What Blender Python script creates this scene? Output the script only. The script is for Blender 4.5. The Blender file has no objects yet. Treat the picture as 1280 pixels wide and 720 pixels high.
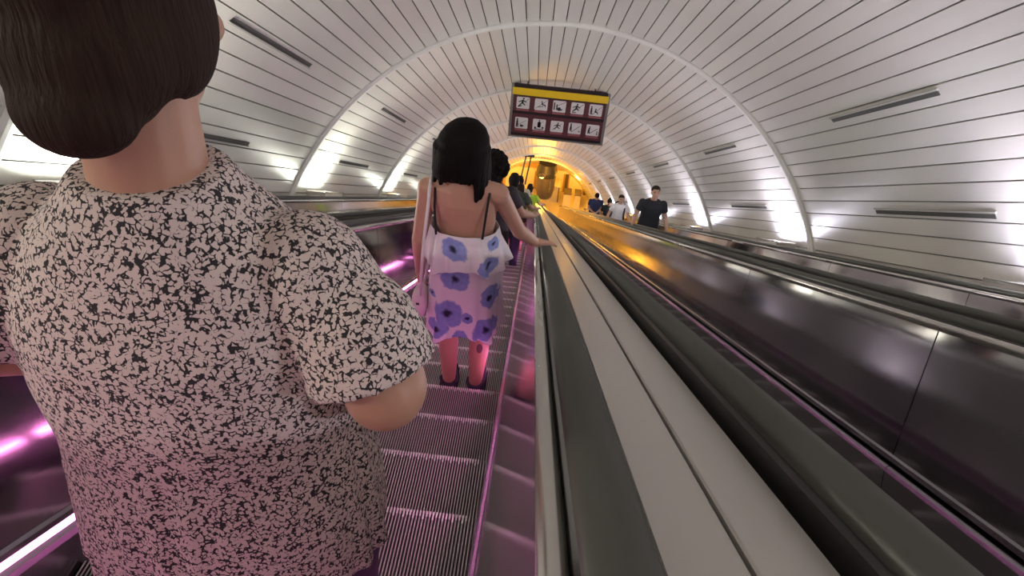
import bpy, bmesh, math, random
from mathutils import Vector, Matrix, Euler
random.seed(7)
D = bpy.data
COL = bpy.context.scene.collection
SC = bpy.context.scene
R30 = math.radians(30)
C30, S30 = math.cos(R30), math.sin(R30)

# ------------------------------------------------------------------ camera
HCAM = 1.04                                   # camera above the step-nose plane, square to the slope
CAM = Vector((0, HCAM*S30, HCAM*C30))
_p, _y, _r = math.radians(37.933), math.radians(-1.369), math.radians(5.5)
fw = Vector((math.sin(_y)*math.cos(_p), math.cos(_y)*math.cos(_p), -math.sin(_p)))
rt = fw.cross(Vector((0, 0, 1))).normalized(); dn = fw.cross(rt)
rgt = math.cos(_r)*rt - math.sin(_r)*dn; dwn = math.sin(_r)*rt + math.cos(_r)*dn
cam = D.objects.new('camera', D.cameras.new('camera')); COL.objects.link(cam)
cam.matrix_world = Matrix(((rgt.x, -dwn.x, -fw.x, CAM.x), (rgt.y, -dwn.y, -fw.y, CAM.y), (rgt.z, -dwn.z, -fw.z, CAM.z), (0, 0, 0, 1)))
cam.data.sensor_width = 36; cam.data.lens = 820/1280*36; cam.data.clip_start = .02; cam.data.clip_end = 300
SC.camera = cam

# ------------------------------------------------------------------ world, exposure
w = D.worlds.new('world'); SC.world = w; w.use_nodes = True
w.node_tree.nodes['Background'].inputs[0].default_value = (.66, .61, .53, 1)
w.node_tree.nodes['Background'].inputs[1].default_value = .9
SC.view_settings.view_transform = 'Standard'; SC.view_settings.look = 'None'
SC.view_settings.exposure = 1.4; SC.view_settings.gamma = 1.0
SC.view_settings.use_curve_mapping = False
LAMP_L, LAMP_R, LOBBY_W, STRIP_E = 66.0, 66.0, 215.0, 10.0

# ------------------------------------------------------------------ helpers
def W(x, s, n): return Vector((x, s*C30 + n*S30, -s*S30 + n*C30))
def crel(x, y, z): return Vector((x, y, z)) + CAM

class MB:
    def __init__(self): self.v = []; self.f = []
    def add(self, vs, fs):
        o = len(self.v); self.v += [tuple(p) for p in vs]; self.f += [tuple(i+o for i in f) for f in fs]; return self
    def box(self, c, s, rot=None):
        x, y, z = s[0]/2, s[1]/2, s[2]/2; c = Vector(c)
        vs = [Vector((a*x, b*y, d*z)) for a in (-1, 1) for b in (-1, 1) for d in (-1, 1)]
        if rot is not None: vs = [rot @ q for q in vs]
        return self.add([q+c for q in vs], [(0,1,3,2),(4,6,7,5),(0,4,5,1),(2,3,7,6),(0,2,6,4),(1,5,7,3)])
    def b2(self, x0, x1, y0, y1, z0, z1): return self.box(((x0+x1)/2,(y0+y1)/2,(z0+z1)/2),(x1-x0,y1-y0,z1-z0))
    def extr(self, prof, y0, y1):           # profile in (x, z), counter-clockwise seen from -y
        n = len(prof)
        vs = [(x, y0, z) for x, z in prof] + [(x, y1, z) for x, z in prof]
        fs = [(i, (i+1) % n, n+(i+1) % n, n+i) for i in range(n)] + [tuple(range(n))[::-1], tuple(range(n, 2*n))]
        return self.add(vs, fs)
    def rings(self, rs, cap=True):
        n = len(rs[0]); vs = [p for r in rs for p in r]; fs = []
        for k in range(len(rs)-1):
            for i in range(n):
                j = (i+1) % n; fs.append((k*n+i, k*n+j, (k+1)*n+j, (k+1)*n+i))
        if cap: fs += [tuple(range(n))[::-1], tuple(range((len(rs)-1)*n, len(rs)*n))]
        return self.add(vs, fs)
    def cap(self, p0, r0, p1, r1, seg=16, flat0=False, flat1=False):
        p0, p1 = Vector(p0), Vector(p1); d = p1-p0
        if d.length < 1e-6: d = Vector((0, 0, 1e-4))
        d.normalize(); a = d.orthogonal().normalized(); b = d.cross(a); rs = []
        def ring(c, r): return [c + r*(math.cos(t)*a + math.sin(t)*b) for t in [2*math.pi*i/seg for i in range(seg)]]
        if flat0: rs.append(ring(p0, r0))
        else:
            for q in (-85, -60, -35, -12): t = math.radians(q); rs.append(ring(p0+d*r0*math.sin(t), r0*math.cos(t)))
        rs.append(ring(p0, r0)) if not flat0 else None
        rs.append(ring(p1, r1))
        if not flat1:
            for q in (12, 35, 60, 85): t = math.radians(q); rs.append(ring(p1+d*r1*math.sin(t), r1*math.cos(t)))
        return self.rings(rs)
    def ell(self, c, r, rot=None, u=18, vn=11):
        c = Vector(c); rs = []
        for k in range(vn):
            ph = -math.pi/2 + math.pi*(k+.35)/(vn-.3)
            ring = []
            for i in range(u):
                t = 2*math.pi*i/u
                q = Vector((r[0]*math.cos(ph)*math.cos(t), r[1]*math.cos(ph)*math.sin(t), r[2]*math.sin(ph)))
                if rot is not None: q = rot @ q
                ring.append(c+q)
            rs.append(ring)
        return self.rings(rs)
    def loft(self, secs, seg=28, p=2.3):    # (cx, cy, cz, rx, ry) horizontal super-ellipses, bottom to top
        rs = []
        for cx, cy, cz, rx, ry in secs:
            ring = []
            for i in range(seg):
                t = 2*math.pi*i/seg; c, s = math.cos(t), math.sin(t)
                ring.append((cx+rx*math.copysign(abs(c)**(2/p), c), cy+ry*math.copysign(abs(s)**(2/p), s), cz))
            rs.append(ring)
        return self.rings(rs)
    def tube(self, pts, r, seg=8):
        pts = [Vector(q) for q in pts]; rs = []; prev = None
        for i, q in enumerate(pts):
            d = (pts[min(i+1, len(pts)-1)] - pts[max(i-1, 0)]).normalized()
            a = d.orthogonal().normalized() if prev is None else (prev - d*prev.dot(d)).normalized()
            prev = a; b = d.cross(a); rr = r[i] if isinstance(r, (list, tuple)) else r
            rs.append([q + rr*(math.cos(2*math.pi*k/seg)*a + math.sin(2*math.pi*k/seg)*b) for k in range(seg)])
        return self.rings(rs)
    def lathe(self, prof, seg=24, c=(0, 0, 0)):
        return self.rings([[(c[0]+r*math.cos(2*math.pi*i/seg), c[1]+r*math.sin(2*math.pi*i/seg), c[2]+z) for i in range(seg)] for r, z in prof])
    def mesh(self, name, mat=None, smooth=False):
        m = D.meshes.new(name); m.from_pydata(self.v, [], self.f)
        bm = bmesh.new(); bm.from_mesh(m); bmesh.ops.recalc_face_normals(bm, faces=bm.faces); bm.to_mesh(m); bm.free()
        if mat: m.materials.append(mat)
        if smooth: m.shade_smooth()
        return m
    def obj(self, name, mat, parent=None, smooth=False, loc=None, rot=None):
        return link(name, self.mesh(name, mat, smooth), parent, loc, rot)

def link(name, mesh, parent=None, loc=None, rot=None):
    o = D.objects.new(name, mesh); COL.objects.link(o)
    if parent: o.parent = parent
    if loc is not None: o.location = loc
    if rot is not None: o.rotation_euler = rot
    return o
def tag(o, label=None, cat=None, group=None, kind=None):
    if label: o['label'] = label
    if cat: o['category'] = cat
    if group: o['group'] = group
    if kind: o['kind'] = kind
    return o
def empty(name, loc=(0, 0, 0), rot=(0, 0, 0), parent=None):
    o = D.objects.new(name, None); COL.objects.link(o); o.location = loc; o.rotation_euler = rot; o.empty_display_size = .1
    if parent: o.parent = parent
    return o
def voxel(mb, name, mat, vox, parent=None, smooth_it=3, loc=None, rot=None):
    """one continuous skin grown over overlapping shapes"""
    m = mb.mesh(name, mat); o = D.objects.new(name+'_tmp', m); COL.objects.link(o)
    r = o.modifiers.new('r', 'REMESH'); r.mode = 'VOXEL'; r.voxel_size = vox; r.use_smooth_shade = True
    s = o.modifiers.new('s', 'SMOOTH'); s.factor = .5; s.iterations = smooth_it
    dg = bpy.context.evaluated_depsgraph_get(); dg.update()
    nm = D.meshes.new_from_object(o.evaluated_get(dg)); nm.name = name
    D.objects.remove(o); D.meshes.remove(m)
    nm.materials.clear(); nm.materials.append(mat); nm.shade_smooth()
    return link(name, nm, parent, loc, rot)

# ------------------------------------------------------------------ materials
def nodes(name):
    m = D.materials.new(name); m.use_nodes = True; nt = m.node_tree
    return m, nt, nt.nodes['Principled BSDF']
def N(nt, t, **kw):
    n = nt.nodes.new(t)
    for k, v in kw.items():
        if k == 'ins':
            for a, b in v.items():
                if hasattr(b, 'is_linked') or hasattr(b, 'links'): nt.links.new(b, n.inputs[a])
                else: n.inputs[a].default_value = b
        else: setattr(n, k, v)
    return n
def math_(nt, op, a, b=None, c=None):
    n = nt.nodes.new('ShaderNodeMath'); n.operation = op
    for i, x in enumerate((a, b, c)):
        if x is None: continue
        if isinstance(x, (int, float)): n.inputs[i].default_value = x
        else: nt.links.new(x, n.inputs[i])
    return n.outputs[0]
def mixc(nt, fac, a, b):
    n = nt.nodes.new('ShaderNodeMix'); n.data_type = 'RGBA'
    for i, x in ((0, fac), (6, a), (7, b)):
        if isinstance(x, (int, float)): n.inputs[i].default_value = x
        elif isinstance(x, tuple): n.inputs[i].default_value = (*x[:3], 1)
        else: nt.links.new(x, n.inputs[i])
    return n.outputs[2]
def mat(name, col, rough=.5, metal=0., var=.12, scale=8., bump=0., bscale=60., stretch=None, rand=0., spec=.5, coat=0.):
    m, nt, b = nodes(name)
    tc = N(nt, 'ShaderNodeTexCoord'); mp = N(nt, 'ShaderNodeMapping', ins={0: tc.outputs['Object']})
    if stretch: mp.inputs['Scale'].default_value = stretch
    nz = N(nt, 'ShaderNodeTexNoise', ins={'Vector': mp.outputs[0], 'Scale': scale, 'Detail': 4.})
    dark = tuple(c*(1-var) for c in col); lite = tuple(min(1, c*(1+var)) for c in col)
    c = mixc(nt, nz.outputs[0], dark, lite)
    if rand:
        oi = N(nt, 'ShaderNodeObjectInfo')
        hs = N(nt, 'ShaderNodeHueSaturation', ins={'Color': c, 'Value': math_(nt, 'ADD', 1-rand/2, math_(nt, 'MULTIPLY', oi.outputs['Random'], rand))})
        c = hs.outputs[0]
    nt.links.new(c, b.inputs['Base Color'])
    b.inputs['Metallic'].default_value = metal; b.inputs['Specular IOR Level'].default_value = spec
    b.inputs['Coat Weight'].default_value = coat
    rr = math_(nt, 'ADD', rough-.06, math_(nt, 'MULTIPLY', nz.outputs[0], .12)); nt.links.new(rr, b.inputs['Roughness'])
    if bump:
        n2 = N(nt, 'ShaderNodeTexNoise', ins={'Vector': mp.outputs[0], 'Scale': bscale, 'Detail': 3.})
        bp = N(nt, 'ShaderNodeBump', ins={'Strength': bump, 'Distance': .01, 'Height': n2.outputs[0]}); nt.links.new(bp.outputs[0], b.inputs['Normal'])
    return m
def emit(name, col, strength):
    m, nt, b = nodes(name); b.inputs['Base Color'].default_value = (*col, 1)
    tc = N(nt, 'ShaderNodeTexCoord'); nz = N(nt, 'ShaderNodeTexNoise', ins={'Vector': tc.outputs['Object'], 'Scale': 3.})
    b.inputs['Emission Color'].default_value = (*col, 1)
    nt.links.new(math_(nt, 'MULTIPLY', math_(nt, 'ADD', nz.outputs[0], .5), strength), b.inputs['Emission Strength'])
    return m

MT = {}
MT['plank'] = mat('vault_enamel', (.62, .60, .565), .36, .2, .05, 3., stretch=(1, .2, 1), rand=.10, bump=.04, bscale=2.)
MT['rib'] = mat('rib_paint', (.66, .65, .62), .4, 0, .08, 6.)
MT['gap'] = mat('vault_backing', (.06, .058, .055), .9)
MT['slot'] = mat('slot_dark', (.05, .05, .045), .7)
MT['slotrim'] = mat('slot_rim', (.42, .41, .39), .5, .2)
MT['tread'] = mat('tread_groove', (.085, .078, .078), .6, .4, .25, 14.)
MT['ridge'] = mat('ridge_aluminium', (.50, .46, .44), .45, .35, .2, 14.)
MT['nose'] = mat('nose_aluminium_lit', (.86, .83, .79), .4, .2, .2, 60.)  # paler than the ridges: light catching the ridge ends put into the colour
MT['riser'] = mat('riser_metal', (.16, .15, .15), .5, .6)
MT['steel'] = mat('balustrade_steel', (.40, .375, .395), .095, 1., .10, 5., stretch=(1, .4, 1), bump=.05, bscale=6.)
MT['skirt'] = mat('skirt_steel', (.28, .26, .29), .25, 1., .12, 6., stretch=(1, .1, 1))
MT['ledge'] = mat('ledge_steel', (.56, .54, .51), .26, .9, .08, 6., stretch=(1, .1, 1))
MT['rubber'] = mat('handrail_rubber', (.060, .060, .052), .32, 0, .2, 10., stretch=(1, .1, 1), spec=.6)
MT['base'] = mat('handrail_guide', (.022, .02, .02), .5)
MT['deck'] = mat('deck_metal', (.52, .50, .46), .30, .35, .07, 3., stretch=(1, .3, 1), rand=.06)
MT['under'] = mat('under_deck', (.03, .03, .03), .8)
MT['orange'] = mat('lobby_plaster', (.60, .36, .09), .7, 0, .2, 2., bump=.1, bscale=10.)
MT['lfloor'] = mat('lobby_floor', (.66, .56, .36), .3, 0, .15, 1.5)
MT['cream'] = mat('cream_panel', (.82, .74, .5), .5, 0, .08)
MT['brown'] = mat('brown_metal', (.16, .13, .11), .4, .5, .15)
MT['dark'] = mat('dark_metal', (.03, .028, .027), .5, .3)
MT['frame'] = mat('sign_frame', (.30, .29, .29), .4, .6)
MT['maroon'] = mat('sign_maroon', (.10, .030, .036), .4, 0, .1)
MT['maroond'] = mat('sign_dark', (.018, .008, .01), .45, 0, .1)
MT['yellow'] = mat('sign_yellow', (.72, .47, .012), .45, 0, .08)
MT['white'] = mat('sign_white', (.66, .62, .62), .45, 0, .05)
MT['black'] = mat('print_black', (.012, .012, .014), .5)
MT['caption'] = mat('sign_caption', (.32, .10, .105), .5, 0, .3, 90.)
MT['lens_l'] = emit('lamp_lens_warmwhite', (.92, 1., .90), 9.)
MT['lens_r'] = emit('lamp_lens_violet', (.80, .80, 1.), 9.)
MT['strip'] = emit('pink_strip', (1., .26, .68), STRIP_E)
MT['lobbylens'] = emit('lobby_lens', (1., .55, .10), 5.)

# ------------------------------------------------------------------ tunnel vault
TX, TN, TR = .255, -.48, 3.95                 # tunnel axis and radius in slope coordinates
RINGS = [-6.67 + 5.38*k for k in range(11)]   # -6.67 ... 47.1 ; includes 9.47 and 14.85
S_END, Y_WALL = 44.0, 41.5
A0, A1 = math.radians(15.5), math.radians(164.5)
SLOPE = (-R30, 0, 0)
def arc(r, a): return (TX + r*math.cos(a), TN + r*math.sin(a))
NP = 57
mb = MB(); nA = 64
for s0, s1 in ((-6.8, 47.3),):
    inner = [arc(TR+.035, A0+(A1-A0)*i/nA) for i in range(nA+1)]; outer = [arc(TR+.15, A0+(A1-A0)*i/nA) for i in range(nA+1)][::-1]
    mb.extr(inner+outer, s0, s1)
ceiling = mb.obj('ceiling', MT['gap'], rot=SLOPE); tag(ceiling, kind='structure')
dA = (A1-A0)/NP
wd = 2*TR*math.sin(dA/2)-.013
def plank_mesh(ln):
    b = MB(); t = .024
    b.extr([(-wd/2, 0), (wd/2, 0), (wd/2, t), (-wd/2, t)], 0, ln)
    return b.mesh('plank', MT['plank'])
PL = plank_mesh(5.38-.15)
far = MB(); count = 0
for k in range(10):
    s0 = RINGS[k]+.075
    for i in range(NP):
        a = A0+(i+.5)*dA; x, n = arc(TR*math.cos(dA/2), a)
        if 2 <= k <= 6:
            o = link('plank', PL, ceiling, (x, s0, n)); o.rotation_euler = (0, -(a-math.pi/2), 0)
        else:
            ux, un = -math.sin(a), math.cos(a); rx, rn = math.cos(a), math.sin(a)
            q = [(x+ux*wd/2, n+un*wd/2), (x-ux*wd/2, n-un*wd/2), (x-ux*wd/2+rx*.02, n-un*wd/2+rn*.02), (x+ux*wd/2+rx*.02, n+un*wd/2+rn*.02)]
            far.extr(q, s0, s0+5.23)
fo = far.obj('plank', MT['plank'], ceiling); fo['kind'] = 'stuff'
rb = MB(); rs = []
for i in range(nA+1):
    a = A0+(A1-A0)*i/nA; ring = []
    for dr, ds in ((.03, -.075), (-.02, -.07), (-.045, -.035), (-.05, 0), (-.045, .035), (-.02, .07), (.03, .075)):
        x, n = arc(TR+dr, a); ring.append((x, ds, n))
    rs.append(ring)
rb.rings(rs); RM = rb.mesh('rib', MT['rib'])
for s in RINGS: link('rib', RM, ceiling, (0, s, 0))
# ventilation slots in the lower planks of each bay
sl = MB(); sl.b2(-.022, .022, 0, 1.9, -.004, .02); SLM = sl.mesh('vent_slot', MT['slot'])
sr = MB(); sr.b2(-.042, -.025, -.02, 1.92, -.012, .02); SRM = sr.mesh('slot_rim', MT['slotrim'])
for k in range(2, 9):
    for a in (26.8, 43.2, 136.8, 153.2):
        ar = math.radians(a); x, n = arc(TR-.004, ar)
        o = link('vent_slot', SLM, ceiling, (x, RINGS[k]+1.45, n), (0, -(ar-math.pi/2), 0))
        link('slot_rim', SRM, o)
# ------------------------------------------------------------------ bed below, lobby at the foot
b = MB(); b.b2(TX-4.1, TX+4.1, -6.8, S_END, -.62, -.5); b.obj('floor', MT['under'], rot=SLOPE); tag(D.objects['floor'], kind='structure')  # unseen slab added under the escalators to block light
LZ = W(0, S_END, 0).z
b = MB(); b.b2(TX-4.2, TX+4.2, S_END*C30-.02, Y_WALL+.2, LZ-.3, LZ)
tag(b.obj('floor', MT['lfloor']), kind='structure')
b = MB(); b.b2(TX-4.6, TX+4.6, Y_WALL, Y_WALL+.2, LZ-.3, LZ+8)
wall = b.obj('wall_end', MT['orange']); tag(wall, kind='structure')
b = MB()
for x0, x1 in ((-3.6, -2.6), (-.2, .1), (1.75, 1.95), (3.1, 3.3)): b.b2(TX+x0, TX+x1, Y_WALL-.12, Y_WALL-.001, LZ, LZ+2.1)
for x0, x1 in ((-3.6, -2.6), (-.2, .1), (1.75, 1.95), (3.1, 3.3)):
    q = MB(); q.b2(TX+x0, TX+x1, Y_WALL-.12, Y_WALL-.001, LZ, LZ+1.5); q.obj('pilaster', MT['brown'], wall)
q = MB(); q.b2(TX-3.7, TX+3.7, Y_WALL-.16, Y_WALL-.001, LZ+1.52, LZ+1.7); q.obj('cornice', MT['cream'], wall)
for x0, x1 in ((-2.4, -.4), (.25, 1.6), (2.05, 3.0)):
    q = MB(); q.b2(TX+x0, TX+x1, Y_WALL-.05, Y_WALL-.001, LZ+.02, LZ+1.48); q.obj('wall_panel', MT['cream'], wall)
# side walls of the lobby
for sd, nm in ((-1, 'wall_left'), (1, 'wall_right')):
    q = MB(); q.b2(TX+sd*4.05-.1, TX+sd*4.05+.1, S_END*C30-.6, Y_WALL, LZ-.3, LZ+3); tag(q.obj(nm, MT['orange']), kind='structure')

# ------------------------------------------------------------------ escalators
PITCH = 1.63; XC = -.56
STEP_S, STEP_Y, STEP_Z = .462, .462*C30, .462*S30
NOSE0 = 3.386
K0, K1 = -16, 87
# step: tread of fine ridges, ridged riser
def step_meshes():
    b = MB(); pr = []; n = 92; wt = .98; p = wt/n
    x = -wt/2
    for i in range(n):
        pr += [(x, -.009), (x+p*.42, -.009), (x+p*.5, 0), (x+p*.92, 0)]; x += p
    pr += [(wt/2, -.009)]
    m = len(pr)
    top = [(x, -.40, z) for x, z in pr] + [(x, 0, z) for x, z in pr] + [(x, -.012+z*.8, -.231) for x, z in pr]
    b.add(top, [(i, i+1, m+i+1, m+i) for i in range(m-1)] + [(m+i, m+i+1, 2*m+i+1, 2*m+i) for i in range(m-1)])
    b.add([(-wt/2, -.4, -.009), (-wt/2, 0, -.009), (-wt/2, -.02, -.231), (-wt/2, -.4, -.231), (wt/2, -.4, -.009), (wt/2, 0, -.009), (wt/2, -.02, -.231), (wt/2, -.4, -.231)],
          [(0, 1, 2, 3), (4, 7, 6, 5), (3, 2, 6, 7)])
    tread = D.meshes.new('step'); tread.from_pydata(b.v, [], b.f); tread.materials.append(MT['tread']); tread.materials.append(MT['ridge'])
    for i in range(m-1):
        if i % 4 == 2: tread.polygons[i].material_index = 1; tread.polygons[m-1+i].material_index = 1
    e = MB(); x = -wt/2
    for i in range(n):
        if i > 2 and i < n-3:
            ln = .016 + .010*((i*7) % 3 == 0)
            e.b2(x+p*.46, x+p*.96, -ln, .003, -.004, .0022)
        x += p
    return tread, e.mesh('nose_edge', MT['nose'])
STEP, NOSE = step_meshes()
def mir(pr, sd): return [(sd*x, z) for x, z in (pr if sd > 0 else pr[::-1])]
SKIRT = [(.494, -.30), (.494, .085), (.499, .10), (.512, .108), (.532, .108), (.532, -.30)]
TRIM = [(.512, .126), (.507, .134), (.507, .150), (.514, .158), (.530, .158), (.530, .126)]
PANEL = [(.516, .158), (.600, .688), (.616, .688), (.536, .158)]
LEDGE = [(.600+.0, .690)] + [(.614-.016*math.cos(t), .708+.016*math.sin(t)) for t in [math.radians(a) for a in (0, 30, 60, 90, 120, 150, 180)]] + [(.630, .690)]
GUIDE = [(.630, .66), (.630, .722), (.642, .735), (.690, .735), (.704, .722), (.704, .66)]
HAND = [(.640, .726), (.634, .732), (.632, .742), (.636, .752), (.645, .759), (.667, .763), (.689, .759), (.698, .752), (.702, .742), (.700, .732), (.694, .726)]
SEG = 5*STEP_S; S0 = -6.6; NSEG = int((S_END-S0)/SEG)
PM = {sd: MB().extr(mir(PANEL, sd), .004, SEG-.004).mesh('balustrade_panel', MT['steel']) for sd in (1, -1)}
SM = {sd: MB().extr(mir(SKIRT, sd), .003, SEG-.003).mesh('skirt_panel', MT['skirt']) for sd in (1, -1)}
LM = {sd: MB().extr(mir([(.513, .109), (.513, .125), (.528, .125), (.528, .109)], sd), .05, SEG-.05).mesh('light_strip', MT['strip']) for sd in (1, -1)}
def once(pr, nm, m, smooth=False):
    r = {}
    for sd in (1, -1):
        me = MB().extr(mir(pr, sd), S0, S_END).mesh(nm, m)
        if smooth: me.shade_auto_smooth = None if False else None
        r[sd] = me
    return r
TMm, LGm, GDm, HDm = once(TRIM, 'trim_bead', MT['skirt']), once(LEDGE, 'steel_ledge', MT['ledge']), once(GUIDE, 'handrail_guide', MT['base']), once(HAND, 'handrail', MT['rubber'])
for dct in (LGm, HDm):
    for me in dct.values():
        me.shade_smooth()
        for pgn in me.polygons:
            if len(pgn.vertices) > 4: pgn.use_smooth = False
ESC_LABEL = {-1: 'outermost empty escalator against the left tunnel wall, beyond the nearest left handrail',
             0: 'descending escalator carrying the woman in the flowered dress, with pink strip lights at its skirts',
             1: 'empty escalator just right of the pale double deck, with brown reflecting side panels',
             2: 'rightmost escalator, bringing up the man in the dark t-shirt and others'}
ESC = {}
for e in (0, -1, 1, 2):
    root = empty('escalator', (XC+PITCH*e, 0, 0), SLOPE); tag(root, ESC_LABEL[e], 'escalator', 'escalators side by side in the tunnel'); ESC[e] = root
    for k in range(K0, K1+1):
        st = link('step', STEP, root, (0, NOSE0+STEP_S*k, 0), (R30, 0, 0))
        link('nose_edge', NOSE, st)
    for sd in (1, -1):
        for i in range(NSEG):
            pn = link('balustrade_panel', PM[sd], root, (0, S0+i*SEG, 0))
            link('skirt_panel', SM[sd], root, (0, S0+i*SEG, 0))
            if e == 0: link('light_strip', LM[sd], root, (0, S0+i*SEG, 0))
        link('trim_bead', TMm[sd], root); link('steel_ledge', LGm[sd], root); link('handrail_guide', GDm[sd], root); link('handrail', HDm[sd], root)
# decks between and outside the escalators
HO = .704
DM = {}
def deck(name, x0, x1, cols, label):
    root = empty(name, (0, 0, 0), SLOPE); tag(root, label, kind='structure')
    q = MB(); q.b2(x0, x1, S0, S_END, .60, .675); q.obj('deck_bed', MT['under'], root)
    wdt = (x1-x0-.03)/cols
    for c in range(cols):
        key = round(wdt, 4)
        if key not in DM: DM[key] = MB().extr([(0, .676), (0, .699), (.003, .702), (wdt-.009, .702), (wdt-.006, .699), (wdt-.006, .676)], .004, 3*SEG-.004).mesh('deck_panel', MT['deck'])
        for i in range(int(NSEG/3)+1):
            if S0+i*3*SEG > S_END-2: continue
            link('deck_panel', DM[key], root, (x0+.015+c*wdt+.003, S0+i*3*SEG-1.8, 0))
deck('trim_2', XC+HO, XC+PITCH-HO, 2, 'pale grey metal deck between the handrails right of the woman')
deck('trim_3', XC+PITCH+HO, XC+2*PITCH-HO, 2, 'pale metal deck between the empty escalator and the rightmost escalator')
deck('trim_1', XC-PITCH+HO, XC-HO, 2, 'pale metal deck beyond the left handrail')
deck('trim_0', TX-3.78, XC-PITCH-HO, 1, 'pale metal ledge along the left tunnel wall below the lamps')
deck('trim_4', XC+2*PITCH+HO, TX+3.78, 1, 'pale metal ledge along the right tunnel wall')

# ------------------------------------------------------------------ wall-foot lamps
ORD = ['second', 'third', 'fourth', 'fifth', 'sixth', 'seventh', 'eighth']
def area(name, parent, loc, d, size, power, col):
    l = D.lights.new(name, 'AREA'); l.shape = 'RECTANGLE'; l.size = size[0]; l.size_y = size[1]; l.energy = power; l.color = col
    o = D.objects.new(name, l); COL.objects.link(o); o.parent = parent; o.location = loc
    o.rotation_euler = Vector(d).to_track_quat('-Z', 'Y').to_euler(); return o
def cove_lamp(sd, s, i):
    x = TX + sd*3.50
    root = empty('cove_lamp', W(x, s, .703), SLOPE)
    side = 'left' if sd < 0 else 'right'
    h = MB(); h.extr([(-.13, 0), (.13, 0), (.15, .10), (.13, .10), (.11, .02), (-.11, .02), (-.13, .10), (-.15, .10)], -.45, .45)
    h.b2(-.13, .13, -.46, -.44, 0, .09); h.b2(-.13, .13, .44, .46, 0, .09); h.obj('housing', MT['ledge'], root)
    q = MB(); q.b2(-.105, .105, -.43, .43, .03, .07); q.obj('lens', MT['lens_l' if sd < 0 else 'lens_r'], root)
    area('lamp_light', root, (-sd*.02, 0, .085), (-sd*.9, 0, 1), (.2, .84), LAMP_L if sd < 0 else LAMP_R, (1., .98, .84) if sd < 0 else (.93, .88, 1.))
    far = 'near the camera' if i == 0 else ORD[i-1] + ' one down the slope'
    tag(root, 'white uplight trough at the foot of the %s vault wall, %s' % (side, far), 'lamp', 'uplights along the tunnel walls')
for sd in (-1, 1):
    for i, k in enumerate(range(1, 9)): cove_lamp(sd, RINGS[k]+.75, i)

# ------------------------------------------------------------------ lobby fittings
def lobby_lamp(x, y, z, label):
    root = empty('lobby_lamp', (x, y, z)); q = MB(); q.lathe([(.02, .0), (.05, 0), (.05, .06), (.02, .06)], 16); q.lathe([(.22, -.10), (.23, -.06), (.10, .0), (.02, .02)], 20); q.obj('shade', MT['brown'], root)
    q = MB(); q.ell((0, 0, -.12), (.16, .16, .12)); q.obj('bulb', MT['lobbylens'], root, True)
    l = D.lights.new('bulb_light', 'POINT'); l.energy = LOBBY_W; l.color = (1., .45, .035); l.shadow_soft_size = .25
    o = D.objects.new('bulb_light', l); COL.objects.link(o); o.parent = root; o.location = (0, 0, -.35)
    tag(root, label, 'lamp', 'warm lamps over the lower landing')
for x, y, dz, lb in ((-2.2, 39.6, 2.6, 'amber dome lamp over the landing at the foot, on the left'), (2.7, 39.6, 2.6, 'amber dome lamp over the landing at the foot, on the right'),
                    (.3, 36.4, 3.9, 'amber dome lamp high above the foot of the empty escalator')):
    lobby_lamp(x, y, LZ+dz, lb)
    pass
# hanging lantern
lx, ly = .62, 38.9
zt = LZ + 3.55
root = empty('hanging_lantern', (lx, ly, zt-2.6)); tag(root, 'big brown metal lantern hanging over the foot of the escalators', 'lantern')
q = MB(); q.lathe([(.05, .02), (.40, .0), (.50, .12), (.60, .6), (.62, 1.6), (.62, 1.68), (.05, 1.7)], 28); q.obj('drum', MT['brown'], root, True)
q = MB(); q.lathe([(.60, 1.64), (.68, 1.66), (.68, 1.96), (.62, 2.2), (.56, 2.5), (.05, 2.52)], 28); q.obj('cap', MT['dark'], root)
q = MB(); q.tube([(0, 0, 2.1), (0, 0, 3.2)], .05); q.obj('rod', MT['dark'], root)
q = MB(); q.b2(.25, .33, -.68, -.60, .7, 1.55); q.obj('highlight_strip', MT['ledge'], root)  # pale strip standing in for the highlight on the drum
# narrow hanging frame to the left of the lantern
root = empty('hanging_frame', W(-.85, 38.5, 1.7)); tag(root, 'thin dark hanging gantry left of the brown lantern', 'framework')  # thin dark hanging frame, like a sign seen edge-on
q = MB(); q.tube([(-.1, 0, 0), (.13, .05, 1.95)], .045); q.obj('bar', MT['dark'], root)
q = MB(); q.tube([(.22, 0, .1), (.42, .05, 1.95)], .045); q.obj('bar', MT['dark'], root)
q = MB(); q.b2(-.12, .60, -.03, .08, 1.86, 2.0); q.obj('top_rail', MT['dark'], root)
# attendant booth
root = empty('attendant_booth', (.86, 40.5, LZ)); tag(root, 'cream attendant booth with a dark round window on the lower landing', 'booth')
q = MB(); q.b2(-.75, .75, -.5, .5, 0, 1.15); q.obj('body', MT['cream'], root)
q = MB(); q.b2(-.8, .8, -.55, .55, 1.15, 1.22); q.obj('roof', MT['cream'], root)
q = MB(); q.rings([[(.16*math.cos(t), y, .68+.16*math.sin(t)) for t in [2*math.pi*i/20 for i in range(20)]] for y in (-.515, -.49)]); q.obj('round_window', MT['black'], root)
for x in (-.72, .72):
    q = MB(); q.b2(x-.03, x+.03, -.52, -.5, 0, 1.15); q.obj('corner_strip', MT['brown'], root)
# low barrier boxes right of the booth
for i, (x, wv, lb) in enumerate(((2.2, .5, 'cream turnstile post right of the attendant booth'), (2.9, .4, 'cream turnstile post by the right lobby wall'))):
    root = empty('turnstile', (x, 39.9, LZ)); tag(root, lb, 'turnstile')
    q = MB(); q.b2(-wv/2, wv/2, -.4, .4, 0, .95); q.obj('body', MT['cream'], root); q = MB(); q.b2(-wv/2-.02, wv/2+.02, -.42, .42, .95, 1.0); q.obj('top', MT['brown'], root)

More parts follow.
